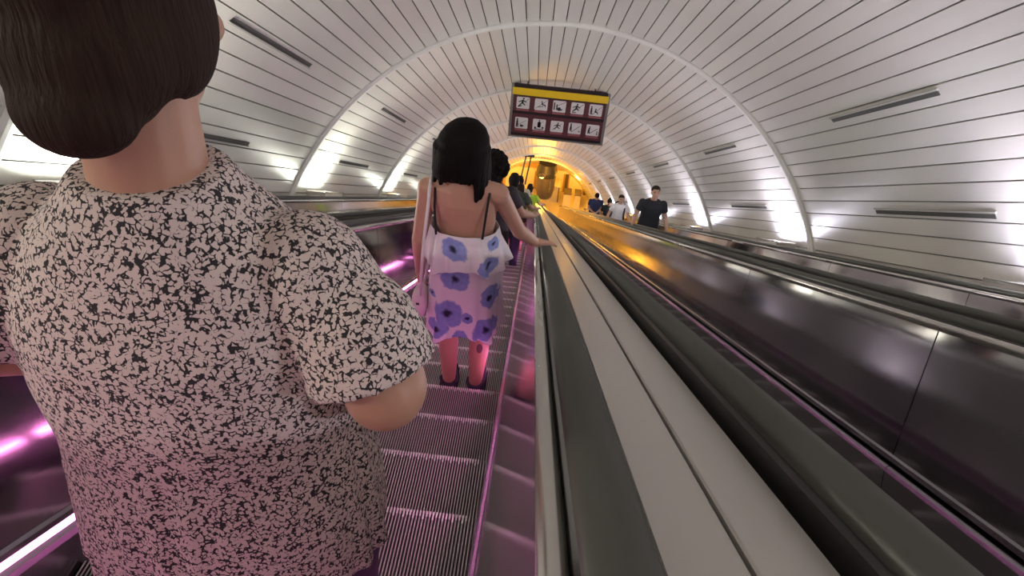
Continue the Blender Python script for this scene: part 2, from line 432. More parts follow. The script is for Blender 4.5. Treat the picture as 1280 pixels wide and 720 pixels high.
# ------------------------------------------------------------------ safety sign
SY = 13.3; SXc, SZc, SWd, SHt = .313*SY/13.3, -5.60, 2.02, 1.13
root = empty('safety_sign', crel(.306, SY, -5.60)); tag(root, 'dark maroon hanging board with a yellow band and ten white pictograms', 'sign')
q = MB(); q.b2(-1.01, 1.01, 0, .09, -.565, .565); q.obj('board', MT['maroon'], root)
for a in ((-1.03, -.975, -.022, .1, -.58, .58), (.975, 1.03, -.022, .1, -.58, .58), (-1.03, 1.03, -.02, .1, -.59, -.555)):
    q = MB(); q.b2(*a); q.obj('frame_bar', MT['frame'], root)
for z0, z1 in ((.50, .585), (-.055, .0), (-.55, -.50), (.335, .365)):
    q = MB(); q.b2(-.975, .975, -.012, .0, z0, z1); q.obj('dark_band', MT['maroond'], root)
q = MB(); q.b2(-1.0, 1.0, -.03, .0, .362, .512); q.obj('yellow_band', MT['yellow'], root)
q = MB()
for x in (-.7, .7): q.tube([(x, .05, .57), (x, .05, 1.05)], .015)
q.obj('hanger', MT['dark'], root)
def rrect(wv, hv, r, y0, y1, c=(0, 0)):
    pts = []
    for cx, cz, a in ((wv/2-r, hv/2-r, 0), (-wv/2+r, hv/2-r, 90), (-wv/2+r, -hv/2+r, 180), (wv/2-r, -hv/2+r, 270)):
        for i in range(4): t = math.radians(a+30*i); pts.append((c[0]+cx+r*math.cos(t), c[1]+cz+r*math.sin(t)))
    return MB().extr(pts, y0, y1)
TILE = rrect(.275, .25, .025, -.008, 0).mesh('pictogram', MT['white'])
FR_O = MT['maroon']
def line(b, x0, z0, x1, z1, r=.006):
    d = Vector((x1-x0, 0, z1-z0)); L = d.length; a = math.atan2(d.z, d.x)
    b.box(((x0+x1)/2, -.0095, (z0+z1)/2), (L, .003, 2*r), Euler((0, -a, 0)).to_matrix())
def disc(b, x, z, r): b.rings([[(x+r*math.cos(t), y, z+r*math.sin(t)) for t in [2*math.pi*i/12 for i in range(12)]] for y in (-.011, -.008)])
def figure(b, x, z, sc=1., lean=.0, sit=False, run=False):
    disc(b, x+.03*sc*lean, z+.062*sc, .013*sc)
    line(b, x, z, x+.025*sc*lean, z+.045*sc, .013*sc)
    if run: line(b, x, z, x+.045*sc, z-.03*sc, .008*sc); line(b, x, z, x-.045*sc, z-.05*sc, .008*sc); line(b, x+.02*sc, z+.035*sc, x+.06*sc, z+.01*sc, .006*sc); line(b, x, z+.035*sc, x-.05*sc, z+.01*sc, .006*sc)
    elif sit: line(b, x, z, x+.05*sc, z+.0, .01*sc); line(b, x+.05*sc, z, x+.05*sc, z-.04*sc, .008*sc)
    else: line(b, x-.008*sc, z, x-.01*sc, z-.065*sc, .008*sc); line(b, x+.008*sc, z, x+.012*sc, z-.065*sc, .008*sc)
def pict(i):
    b = MB(); dg = lambda: line(b, -.11, -.09, .12, .10, .004)
    if i == 0: dg(); figure(b, -.02, .0, 1.5, .6, run=True); line(b, -.1, -.09, -.02, -.06, .009)
    if i == 1: dg(); figure(b, .03, .0, 1.1, -.5, sit=True); line(b, -.06, -.06, .05, -.03, .006)
    if i == 2: line(b, -.105, -.08, -.105, .08, .012); line(b, -.08, .0, .12, .10, .004); disc(b, .0, -.055, .04); figure(b, -.05, -.02, .9); line(b, .0, -.085, .07, -.055, .012)
    if i == 3: dg(); figure(b, -.03, .0, 1.4, .5, run=True); line(b, -.10, -.10, -.02, -.09, .008)
    if i == 4: line(b, -.06, -.10, .12, .09, .004); figure(b, -.09, -.01, 1.3); figure(b, -.01, -.04, 1.1, .4, sit=True)
    if i == 5: line(b, -.09, -.06, .10, .07, .003); figure(b, -.09, -.005, 1.4); disc(b, .0, -.06, .028); line(b, .0, -.08, .05, -.05, .014)
    if i == 6: b.box((0, -.0095, .0), (.07, .003, .12)); figure(b, .0, .02, 1.2); disc(b, -.08, -.07, .022); disc(b, .08, -.06, .022); line(b, -.1, -.10, .1, -.10, .008); line(b, .0, .03, .1, .09, .003)
    if i == 7: line(b, -.10, -.08, .11, .08, .003); figure(b, .0, .0, 1.3, .5, run=True)
    if i == 8: line(b, -.06, -.08, .10, .06, .005); line(b, -.06, -.08, -.09, .03, .005); figure(b, -.085, .02, 1.2); disc(b, .1, -.06, .016)
    if i == 9: line(b, -.05, -.07, .10, .05, .005); line(b, -.05, -.07, -.10, -.02, .005); figure(b, -.08, .0, 1.2, .4); figure(b, .10, -.06, .7)
    return b
for r_ in range(2):
    for c in range(5):
        x = -.765+c*.384; z = (.185, -.265)[r_]
        t = link('pictogram', TILE, root, (x, 0, z)); i = r_*5+c
        pict(i).obj('figure', MT['black'], t)
        cp = MB(); cp.b2(-.135, .135, -.006, 0, -.175, -.138); cp.obj('caption', MT['caption'], t)
# PEOPLE
# ------------------------------------------------------------------ people
def skin_mat(name, col, mark=None):
    m = mat(name, col, .48, 0, .08, 12., bump=.04, bscale=180.)
    nt = m.node_tree; b = nt.nodes['Principled BSDF']
    b.inputs['Subsurface Weight'].default_value = .08; b.inputs['Subsurface Radius'].default_value = (.02, .008, .004)
    if mark:
        src = b.inputs['Base Color'].links[0].from_socket
        tc = N(nt, 'ShaderNodeTexCoord'); mp = N(nt, 'ShaderNodeMapping', ins={0: tc.outputs['Object']})
        mp.inputs['Location'].default_value = tuple(-a*s for a, s in zip(mark[0], mark[1])); mp.inputs['Scale'].default_value = mark[1]
        ln = N(nt, 'ShaderNodeVectorMath', operation='LENGTH', ins={0: mp.outputs[0]})
        f = math_(nt, 'LESS_THAN', ln.outputs['Value'], 1.)
        nt.links.new(mixc(nt, math_(nt, 'MULTIPLY', f, .8), src, (.05, .03, .04)), b.inputs['Base Color'])
    return m
def hair_mat(name, col): return mat(name, col, .7, 0, .35, 40., bump=.5, bscale=60., stretch=(3, 3, .2), spec=.07)
def cloth(name, col, var=.1): return mat(name, col, .85, 0, var, 10., bump=.25, bscale=35.)
def curly(name, col): return mat(name, col, .8, 0, .5, 60., bump=.9, bscale=70., spec=.06)

def hand_prims(b, wrist, d, back, side, curl=.35, sc=1., spread=.12, seg=10):
    """palm, four fingers and a thumb; d = pointing direction, back = back of the hand, side = thumb side"""
    d = Vector(d).normalized(); back = Vector(back); back = (back - d*back.dot(d)).normalized(); side0 = Vector(side)
    sdv = d.cross(back); sdv = sdv if sdv.dot(side0) > 0 else -sdv
    wr = Vector(wrist); pl = .088*sc
    b.cap(wr - d*.02*sc, .024*sc, wr + d*.02*sc, .026*sc, seg)
    for i, o in enumerate((.027, .009, -.009, -.026)):
        b.cap(wr + sdv*o*.7*sc + d*.012*sc, .017*sc, wr + d*(pl-.006*abs(i-1)*sc) + sdv*o*sc, .0125*sc, seg)
    for i, (o, ln) in enumerate(((.028, .068), (.0095, .078), (-.010, .072), (-.028, .055))):
        p = wr + d*(pl-.006*abs(i-1)*sc) + sdv*o*sc; dr = (d + sdv*spread*(o/.028)).normalized(); bk = back.copy()
        for j, fr in enumerate((.45, .32, .23)):
            a = curl*(.55, 1.1, .9)[j]; axis = dr.cross(bk)
            q = Matrix.Rotation(-a, 3, axis); dr = (q @ dr).normalized(); bk = (q @ bk).normalized()
            p2 = p + dr*ln*fr*sc; b.cap(p, (.0092-.0010*j)*sc, p2, (.0086-.0012*j)*sc, seg); p = p2
    p = wr + d*.022*sc + sdv*.024*sc; dr = (d*.72 + sdv*.62 - back*.28).normalized()
    for ln, r0, r1 in ((.042, .0145, .0115), (.030, .0112, .010), (.024, .0100, .0082)):
        p2 = p + dr*ln*sc; b.cap(p, r0*sc, p2, r1*sc, seg); p = p2; dr = (dr + d*.25 - back*curl*.35).normalized()

def head_prims(b, c, k=1., tilt=0., turn=0.):
    """skull, jaw, nose, ears, brow, lips; c = centre of the head, facing +y"""
    R = Euler((-tilt, 0, turn)).to_matrix(); c = Vector(c)
    P = lambda x, y, z: c + R @ Vector((x*k, y*k, z*k))
    b.ell(P(0, -.012, .022), (.073*k, .092*k, .090*k), R); b.ell(P(0, .022, -.045), (.056*k, .066*k, .070*k), R)
    b.ell(P(0, .058, -.088), (.026*k, .024*k, .022*k), R); b.cap(P(0, .082, .018), .008*k, P(0, .103, -.022), .0125*k)
    b.ell(P(0, .083, .034), (.050*k, .014*k, .010*k), R); b.ell(P(0, .087, -.052), (.024*k, .010*k, .007*k), R); b.ell(P(0, .085, -.063), (.020*k, .010*k, .007*k), R)
    for sx in (-1, 1):
        b.ell(P(sx*.074, -.008, -.004), (.009*k, .019*k, .031*k), R); b.ell(P(sx*.040, .060, -.018), (.024*k, .022*k, .020*k), R)
    return P, R
def face_parts(root, P, R, k, irism, lipm, browm):
    for sx in (-1, 1):
        q = MB(); q.ell(P(sx*.030, .080, .012), (.012*k, .006*k, .0065*k), R, 10, 7); q.obj('eye', irism, root, True)
        q = MB(); q.cap(P(sx*.018, .092, .033), .0035*k, P(sx*.048, .080, .036), .0025*k, 8); q.obj('eyebrow', browm, root, True)
    q = MB(); q.ell(P(0, .093, -.057), (.021*k, .006*k, .007*k), R, 12, 7); q.obj('lips', lipm, root, True)
EYE = mat('eye_dark', (.03, .02, .018), .2); LIP = mat('lips', (.38, .13, .12), .45)

def arm_prims(b, sh, el, wr, k, m=1.):
    b.ell(sh, (.050*k*m, .050*k*m, .052*k*m)); b.cap(sh, .046*k*m, el, .036*k*m); b.cap(el, .038*k*m, Vector(el).lerp(Vector(wr), .35), .037*k*m); b.cap(Vector(el).lerp(Vector(wr), .35), .037*k*m, wr, .024*k*m)
def leg_prims(b, hip, kn, an, k, m=1., foot=True, toe=(0, 1, 0)):
    hip, kn, an = Vector(hip), Vector(kn), Vector(an)
    b.cap(hip, .078*k*m, kn, .052*k*m); cf = kn.lerp(an, .32) + Vector((0, -.012*k, 0)); b.cap(kn, .050*k*m, cf, .052*k*m); b.cap(cf, .052*k*m, an, .034*k*m)
    if foot:
        t = Vector(toe); b.cap(an + Vector((0, -.012*k, -.03*k)), .030*k, an+t*.12*k+Vector((0, 0, -.045*k)), .030*k); b.cap(an+t*.06*k+Vector((0, 0, -.04*k)), .034*k, an+t*.165*k+Vector((0, 0, -.052*k)), .020*k)
def torso_prims(b, k, sw=.165, wst=.125, hipw=.165, dep=1., cx=0.):
    b.loft([(0, 0, .80*k, hipw*.80*k, .095*k*dep), (0, -.01*k, .88*k, hipw*k, .112*k*dep), (0, -.005*k, .96*k, hipw*.93*k, .105*k*dep), (cx*.3, .0, 1.06*k, wst*k, .088*k*dep), (cx*.6, .005*k, 1.17*k, (wst+.022)*k, .098*k*dep), (cx, .0, 1.27*k, (sw-.008)*k, .100*k*dep), (cx, -.006*k, 1.335*k, sw*.93*k, .078*k*dep), (cx, -.010*k, 1.375*k, sw*.55*k, .058*k*dep), (cx, -.008*k, 1.40*k, .062*k, .052*k)], 32)
    for sx in (-1, 1): b.ell((cx+sx*.05*k, -.062*k*dep, 1.24*k), (.062*k, .032*k, .085*k))      # shoulder blades

def person(name, label, loc, rotz, h, skin, hair, top, bottom, shoe, arms, tilt=0., turn=0., vox=.011, group=None, hair_style='short', sleeve=.55, build=1., bot='trousers', lean=0., cat='person', shorts=False):
    """arms: for left, right: (elbow, wrist, hand direction) in units of body height / 1.65; facing +y"""
    k = h/1.65; root = empty(name, loc, (0, 0, rotz)); tag(root, label, cat, group)
    b = MB(); torso_prims(b, k, .165*build, .13*build, .165*build)
    hc = Vector((0, .012+.03*tilt, 1.535-.01*tilt))*k
    b.cap((0, -.01*k, 1.36*k), .055*k, (0, .004*k, 1.47*k), .050*k)
    P, Rm = head_prims(b, hc, k, tilt, turn)
    sh = {}
    for sx, (el, wr, hd) in zip((-1, 1), arms):
        s = Vector((sx*.168*build, -.005, 1.325))*k; e = Vector(el)*k; wv = Vector(wr)*k; sh[sx] = (s, e, wv)
        arm_prims(b, s, e, wv, k, build); hand_prims(b, wv, hd, (sx, 0, .4) if abs(hd[2]) > .6 else (0, 0, 1), (0, 1, 0) if abs(hd[2]) > .6 else (-sx, 0, 0), .5, k)
    for sx in (-1, 1): leg_prims(b, (sx*.082*k, 0, .86*k), (sx*.085*k, .005*k, .475*k), (sx*.088*k, -.01*k, .085*k), k, build)
    voxel(b, 'body', skin, vox, root)
    t = MB(); i = .014
    t.loft([(0, -.005*k, .84*k, (.168*build+i)*k, (.112+i)*k), (0, -.006*k, .96*k, (.160*build+i)*k, (.110+i)*k), (0, 0, 1.08*k, (.145*build+i)*k, (.100+i)*k), (0, .004*k, 1.2*k, (.16*build+i)*k, (.106+i)*k), (0, 0, 1.28*k, (.170*build+i)*k, (.104+i)*k), (0, -.006*k, 1.345*k, (.155*build+i)*k, (.082+i)*k), (0, -.01*k, 1.388*k, (.085*build+i)*k, (.062+i)*k), (0, -.006*k, 1.402*k, .062*k, .056*k)], 32)
    for sx in (-1, 1):
        s, e, wv = sh[sx]; t.cap(s, .062*k*build, s.lerp(e, sleeve), .056*k*build, 16, False, True) if sleeve < 1.01 else None
    if top: voxel(t, 'shirt', top, vox, root)
    l = MB(); zl = .60 if shorts else .05
    l.loft([(0, -.004*k, .78*k, (.160*build)*k, (.105+i)*k), (0, -.006*k, .88*k, (.166*build+.008)*k, (.112+.008)*k), (0, -.004*k, .98*k, (.158*build+.006)*k, (.108+.004)*k)], 28)
    if bot == 'skirt':
        l.loft([(0, 0, .42*k, .23*k, .19*k), (0, 0, .62*k, .205*k, .165*k), (0, 0, .82*k, .18*k, .13*k), (0, 0, .99*k, .15*k, .11*k)], 28)
    else:
        for sx in (-1, 1): l.cap((sx*.084*k, 0, .86*k), .094*k*build, (sx*.086*k, .004*k, .50*k), .075*k*build, 16); l.cap((sx*.086*k, .004*k, .62*k if shorts else .50*k), .082*k*build if shorts else .075*k*build, (sx*.088*k, -.008*k, (.48 if shorts else .09)*k), (.085 if shorts else .058)*k*build, 16, False, True)
    voxel(l, 'skirt' if bot == 'skirt' else 'trousers', bottom, vox, root)
    for sx in (-1, 1):
        s = MB(); s.cap((sx*.088*k, -.03*k, .048*k), .043*k, (sx*.092*k, .11*k, .040*k), .038*k); s.cap((sx*.092*k, .10*k, .038*k), .040*k, (sx*.094*k, .165*k, .032*k), .030*k); s.loft([(sx*.091*k, .07*k, .0, .046*k, .145*k), (sx*.091*k, .07*k, .03*k, .046*k, .145*k)], 20)
        voxel(s, 'shoe', shoe, vox*.8, root)
    hb = MB()
    if hair_style == 'short':
        hb.ell(P(0, -.024, .040), (.080*k, .092*k, .082*k), Rm); hb.ell(P(0, -.055, -.01), (.068*k, .052*k, .07*k), Rm); hb.ell(P(0, .030, .085), (.060*k, .055*k, .032*k), Rm)
    elif hair_style == 'curly':
        rr = random.Random(3)
        hb.ell(P(0, -.025, .025), (.115*k, .110*k, .112*k), Rm); hb.ell(P(0, -.05, -.06), (.10*k, .075*k, .08*k), Rm)
        for _ in range(150):
            th, z = rr.uniform(0, 6.283), rr.uniform(-.9, 1); q = math.sqrt(1-z*z)
            if q*math.sin(th) > .55 and z < .55: continue
            hb.ell(P(.126*q*math.cos(th), -.025+.112*q*math.sin(th), .015+.122*z), tuple(rr.uniform(.014, .026)*k for _ in range(3)))
    elif hair_style == 'long':
        hb.ell(P(0, -.024, .038), (.084*k, .094*k, .086*k), Rm); hb.loft([tuple(P(0, -.07, -.28))+(.085*k, .04*k), tuple(P(0, -.06, -.12))+(.088*k, .055*k), tuple(P(0, -.045, .0))+(.084*k, .065*k)], 24)
    elif hair_style == 'bun':
        hb.ell(P(0, -.024, .038), (.082*k, .094*k, .084*k), Rm); hb.ell(P(0, -.062, -.02), (.066*k, .048*k, .06*k), Rm); hb.ell(P(0, -.125, .03), (.042*k, .036*k, .042*k), Rm)
    voxel(hb, 'hair', hair, vox*.7, root)
    face_parts(root, P, Rm, k, EYE, LIP, hair)
    return root, P, k

# ---- the woman in the flowered dress
O = crel(-.295, 2.62, -2.825); O.z = W(0, NOSE0+STEP_S, 0).z + .001
woman = empty('person', O); tag(woman, 'dark-haired person seen from behind in a white dress with blue flowers, hand on the handrail', 'person')
SK1 = skin_mat('skin_tan', (.50, .27, .19), ((.092, -.06, .40), (60., 10., 34.)))
b = MB()
torso_prims(b, 1.0, .163, .122, .16, .95, -.03)
b.cap((-.03, -.012, 1.36), .050, (-.036, .004, 1.47), .047)
P, Rm = head_prims(b, (-.038, .015, 1.545), 1., .08, 0.)
shL, elL, wrL = (-.195, 0, 1.305), (-.236, -.01, 1.03), (-.246, .045, .80)
shR, elR, wrR = (.132, -.005, 1.315), (.238, .11, 1.055), (.325, .275, .888)
arm_prims(b, shL, elL, wrL, 1., .98); arm_prims(b, shR, elR, wrR, 1., .98)
b.cap((-.10, -.015, 1.335), .048, shL, .050); b.cap((.05, -.015, 1.34), .048, shR, .050)
hand_prims(b, wrL, (.02, .10, -1), (-1, 0, .1), (0, 1, 0), .6, 1.)
hand_prims(b, wrR, (.74, .62, -.30), (.1, .45, .9), (-.6, .8, 0), .22, 1.)
for sx, kx, ax in ((-1, -.085, -.073), (1, .088, .076)):
    leg_prims(b, (sx*.085, -.01, .84), (kx, -.005, .45), (ax, -.03, .10), 1., 1.04, True, (sx*.12, .99, 0))
voxel(b, 'body', SK1, .0048, woman, 4)
face_parts(woman, P, Rm, 1., EYE, LIP, MT['black'])
HAIR1 = hair_mat('hair_black', (.009, .007, .007))
hb = MB()
hb.loft([(-.052, -.040, 1.395, .108, .052), (-.050, -.046, 1.44, .120, .075), (-.044, -.038, 1.49, .121, .092), (-.038, -.026, 1.54, .119, .104), (-.034, -.018, 1.585, .110, .106), (-.030, -.012, 1.62, .090, .090), (-.028, -.008, 1.645, .060, .062), (-.028, -.008, 1.658, .025, .028)], 40, 2.1)
rr = random.Random(5)
for i in range(46):                                   # hanging strands
    a = math.radians(rr.uniform(160, 380)); x0, y0 = -.042+.112*math.cos(a), -.026+.085*math.sin(a)
    zl = rr.uniform(1.375, 1.41) if x0 < .0 else rr.uniform(1.31, 1.38)
    if math.sin(a) < -.6 and abs(x0+.04) < .07: zl = rr.uniform(1.405, 1.43)
    hb.cap((x0*.97, y0, 1.54), .020, (x0*1.04-.002, y0*1.0+.004, zl), .011, 8)
hb.cap((.045, .01, 1.46), .045, (.06, .035, 1.335), .030); hb.cap((-.13, .0, 1.46), .04, (-.145, .02, 1.375), .024)
voxel(hb, 'hair', HAIR1, .005, woman, 2)

def flower_mat():
    m, nt, b = nodes('dress_flowers'); tc = N(nt, 'ShaderNodeTexCoord'); nz = N(nt, 'ShaderNodeTexNoise', ins={'Vector': tc.outputs['Object'], 'Scale': 16., 'Detail': 3.})
    wv = N(nt, 'ShaderNodeVectorMath', operation='SUBTRACT', ins={0: nz.outputs['Color'], 1: (.5, .5, .5)})
    ws = N(nt, 'ShaderNodeVectorMath', operation='SCALE', ins={0: wv.outputs[0], 'Scale': .06})
    co = N(nt, 'ShaderNodeVectorMath', operation='ADD', ins={0: tc.outputs['Object'], 1: ws.outputs[0]}).outputs[0]
    sp = N(nt, 'ShaderNodeSeparateXYZ', ins={0: co}); X, Yv, Z = sp.outputs
    back = math_(nt, 'LESS_THAN', Yv, -.005)
    fl_b = [(-.05, 1.07, .064, .054), (.12, 1.09, .028, .030), (.115, 1.0, .046, .036), (-.04, .90, .074, .060), (-.10, .93, .024, .024), (.128, .80, .044, .070), (-.07, .69, .078, .078), (.03, .68, .026, .030), (.115, .60, .060, .070), (-.125, .585, .056, .050), (.0, .555, .042, .046), (-.155, .77, .02, .022)]
    fl_f = [(-.08, 1.06, .06, .05), (.08, .98, .06, .05), (-.06, .84, .06, .06), (.10, .74, .06, .06), (-.10, .62, .06, .06), (.05, .54, .06, .05)]
    tot, cen = None, None
    for lst, msk in ((fl_b, back), (fl_f, math_(nt, 'SUBTRACT', 1., back))):
        md = None
        for x, z, rx, rz in lst:
            a = math_(nt, 'DIVIDE', math_(nt, 'SUBTRACT', X, x), rx); c = math_(nt, 'DIVIDE', math_(nt, 'SUBTRACT', Z, z), rz)
            d2 = math_(nt, 'ADD', math_(nt, 'MULTIPLY', a, a), math_(nt, 'MULTIPLY', c, c))
            md = d2 if md is None else math_(nt, 'MINIMUM', md, d2)
        f = math_(nt, 'MULTIPLY', N(nt, 'ShaderNodeMapRange', ins={0: md, 1: 1.15, 2: .85, 3: 0., 4: 1.}).outputs[0], msk)
        g = math_(nt, 'MULTIPLY', N(nt, 'ShaderNodeMapRange', ins={0: md, 1: .16, 2: .03, 3: 0., 4: 1.}).outputs[0], msk)
        tot = f if tot is None else math_(nt, 'MAXIMUM', tot, f); cen = g if cen is None else math_(nt, 'MAXIMUM', cen, g)
    n2 = N(nt, 'ShaderNodeTexNoise', ins={'Vector': tc.outputs['Object'], 'Scale': 45., 'Detail': 4.})
    blue = mixc(nt, n2.outputs[0], (.09, .15, .46), (.30, .36, .70))
    c = mixc(nt, math_(nt, 'MULTIPLY', tot, .93), (.76, .70, .74), blue); c = mixc(nt, cen, c, (.015, .012, .05))
    nt.links.new(c, b.inputs['Base Color']); b.inputs['Roughness'].default_value = .8
    bp = N(nt, 'ShaderNodeBump', ins={'Strength': .15, 'Distance': .01, 'Height': N(nt, 'ShaderNodeTexNoise', ins={'Vector': tc.outputs['Object'], 'Scale': 30.}).outputs[0]}); nt.links.new(bp.outputs[0], b.inputs['Normal'])
    return m
FLW = flower_mat()
def garment(name, rows, folds, mat_, parent, seg=120, thick=.004, hemwave=0.):
    """rows: (z, cx, cy, rx, ry, fold amplitude), top to bottom; open shell with thickness"""
    vs = []; nz = 26; fs = []
    for j in range(nz):
        t = j/(nz-1)*(len(rows)-1); i = min(int(t), len(rows)-2); u = t-i; u = u*u*(3-2*u)
        z, cx, cy, rx, ry, am = [a+(c-a)*u for a, c in zip(rows[i], rows[i+1])]
        for q in range(seg):
            th = 2*math.pi*q/seg
            f = 1 + am*sum(a*math.sin(n*th+ph) for n, a, ph in folds)
            zz = z + (hemwave*(j/(nz-1))**3)*math.sin(4*th+1.1)
            vs.append((cx+rx*f*math.copysign(abs(math.cos(th))**.9, math.cos(th)), cy+ry*f*math.copysign(abs(math.sin(th))**.9, math.sin(th)), zz))
    for j in range(nz-1):
        for q in range(seg): fs.append((j*seg+q, j*seg+(q+1) % seg, (j+1)*seg+(q+1) % seg, (j+1)*seg+q))
    m = D.meshes.new(name); m.from_pydata(vs, [], fs); m.materials.append(mat_)
    bm = bmesh.new(); bm.from_mesh(m); bmesh.ops.recalc_face_normals(bm, faces=bm.faces); bmesh.ops.solidify(bm, geom=bm.faces[:], thickness=thick); bm.to_mesh(m); bm.free(); m.shade_smooth()
    return link(name, m, parent)
FD = [(5, .5, .4), (9, .6, 1.7), (14, .45, .2), (21, .25, 2.)]
dress = garment('dress', [(1.12, -.018, 0, .160, .114, .0), (1.0, -.006, -.002, .165, .118, .01), (.86, -.004, -.010, .180, .138, .02), (.68, -.008, -.010, .186, .148, .06), (.53, -.006, -.012, .197, .160, .11)], FD, FLW, woman, hemwave=.03)
garment('ruffle', [(1.135, -.02, -.002, .163, .120, .015), (1.09, -.02, -.004, .172, .128, .03), (1.03, -.014, -.008, .190, .146, .07), (.955, -.008, -.012, .204, .162, .11)], [(6, .6, 2.), (11, .6, .5), (17, .4, 1.)], FLW, dress, hemwave=.018)
STRAPB = cloth('strap_black', (.012, .010, .012)); STRAPW = cloth('strap_white', (.72, .66, .68))
def strap(pts, r, m, nm): q = MB(); q.tube(pts, r, 8); q.obj(nm, m, woman, True)
strap([(-.137, -.116, 1.135), (-.143, -.108, 1.19), (-.150, -.086, 1.27), (-.152, -.055, 1.335), (-.152, .0, 1.368), (-.145, .07, 1.32), (-.13, .11, 1.15)], .0055, STRAPB, 'strap')
strap([(.078, -.116, 1.135), (.082, -.110, 1.19), (.088, -.090, 1.27), (.094, -.058, 1.340), (.094, .0, 1.372), (.09, .07, 1.32), (.09, .11, 1.15)], .0055, STRAPB, 'strap')
# shoes
SHOE = cloth('shoe_navy', (.035, .025, .05)); SOLE = cloth('shoe_sole', (.03, .02, .03)); HEEL = cloth('shoe_heel_pink', (.80, .48, .52))
for sx, ax in ((-1, -.073), (1, .076)):
    s = MB(); a = Vector((ax, -.03, 0)); s.cap(a+Vector((0, -.002, .036)), .042, a+Vector((sx*.012, .12, .042)), .044); s.cap(a+Vector((sx*.012, .10, .040)), .045, a+Vector((sx*.02, .185, .030)), .028)
    sh = voxel(s, 'shoe', SHOE, .006, woman)
    s = MB(); s.loft([(ax+sx*.008, .045, .001, .052, .150), (ax+sx*.008, .045, .022, .053, .151)], 28); s.obj('sole', SOLE, sh)
    s = MB(); s.tube([(ax+.041*math.cos(t), -.030+.043*math.sin(t), .108+.006*math.sin(t)) for t in [2*math.pi*i/24 for i in range(25)]], .012, 8); s.obj('ankle_strap', SHOE, sh, True)
    s = MB(); s.ell((ax, -.074, .040), (.030, .012, .018)); s.obj('heel_patch', HEEL, sh, True)
    for dx in (-.034, .036):
        s = MB(); s.cap((ax+dx, -.01, .06), .010, (ax+dx*1.1, .0, .105), .009); s.obj('side_strap', SHOE, sh, True)

# white shoulder bag on her left side
bag = empty('shoulder_bag', O + Vector((-.226, -.06, .655))); tag(bag, 'small white shoulder bag hanging at the hip of the person in the flowered dress', 'bag')
q = MB(); q.loft([(0, 0, -.035, .030, .060), (0, 0, .02, .040, .072), (0, 0, .075, .036, .066), (0, 0, .105, .022, .052)], 24, 3.2); voxel(q, 'pouch', cloth('bag_white', (.78, .62, .66)), .005, bag)
q = MB(); q.box((0, -.062, .055), (.016, .012, .022)); q.obj('clasp', MT['dark'], bag)
q = MB(); q.tube([(.01, -.045, .10), (.022, -.078, .25), (.036, -.078, .45), (.050, -.052, .60), (.052, -.010, .700), (.050, .05, .722), (.055, .12, .69), (.055, .17, .5), (.03, .12, .25), (.01, .045, .10)], .0075, 8); q.obj('strap', STRAPW, bag, True)

# ---- the person in the speckled blouse, close on the left
def speckle():
    m, nt, b = nodes('blouse_print'); tc = N(nt, 'ShaderNodeTexCoord')
    nz = N(nt, 'ShaderNodeTexNoise', ins={'Vector': tc.outputs['Object'], 'Scale': 70., 'Detail': 2.})
    wv = N(nt, 'ShaderNodeVectorMath', operation='SUBTRACT', ins={0: nz.outputs['Color'], 1: (.5, .5, .5)}); ws = N(nt, 'ShaderNodeVectorMath', operation='SCALE', ins={0: wv.outputs[0], 'Scale': .008})
    co = N(nt, 'ShaderNodeVectorMath', operation='ADD', ins={0: tc.outputs['Object'], 1: ws.outputs[0]}).outputs[0]
    v1 = N(nt, 'ShaderNodeTexVoronoi', feature='DISTANCE_TO_EDGE', ins={'Vector': co, 'Scale': 168.})
    n2 = N(nt, 'ShaderNodeTexNoise', ins={'Vector': tc.outputs['Object'], 'Scale': 165., 'Detail': 2.})
    th = math_(nt, 'MULTIPLY', math_(nt, 'SUBTRACT', n2.outputs[0], .43), .95)
    f = N(nt, 'ShaderNodeMapRange', ins={0: math_(nt, 'SUBTRACT', v1.outputs['Distance'], th), 1: -.03, 2: .04, 3: 0., 4: 1.}).outputs[0]
    nt.links.new(mixc(nt, f, (.018, .015, .017), (.60, .50, .46)), b.inputs['Base Color']); b.inputs['Roughness'].default_value = .85
    bp = N(nt, 'ShaderNodeBump', ins={'Strength': .2, 'Distance': .01, 'Height': N(nt, 'ShaderNodeTexNoise', ins={'Vector': tc.outputs['Object'], 'Scale': 22.}).outputs[0]}); nt.links.new(bp.outputs[0], b.inputs['Normal'])
    return m
FO = crel(-.375, .55, -1.67); FO.z = W(0, NOSE0-4*STEP_S, 0).z + .001
fg = empty('person', FO); tag(fg, 'person in a cream blouse with black speckled print, elbow bent, close on the left', 'person')
SK2 = skin_mat('skin_warm', (.43, .235, .155))
k = .965; b = MB(); torso_prims(b, k*.975, .150, .15, .185, 1.1)
b.cap((0, -.01, 1.31), .056, (0, .004, 1.42), .052); P, Rm = head_prims(b, (0, .02, 1.485), .97, .2, 0.)
for sx in (-1, 1):
    s = Vector((sx*.148, -.01, 1.235)); e = Vector((sx*.236, -.060, 1.132)); wv = Vector((sx*.15, .12, .98))
    b.cap(s, .052, e, .046); b.ell(e+Vector((0, -.004, .0)), (.046, .047, .047)); b.cap(e, .046, e.lerp(wv, .4), .045); b.cap(e.lerp(wv, .4), .045, wv, .026); hand_prims(b, wv, (-sx*.5, .8, .1), (sx*.6, .3, .5), (0, .2, 1), .6, .97)
    leg_prims(b, (sx*.09, 0, .82), (sx*.09, .01, .45), (sx*.09, -.01, .085), k, 1.1)
voxel(b, 'body', SK2, .0055, fg, 4)
t = MB()
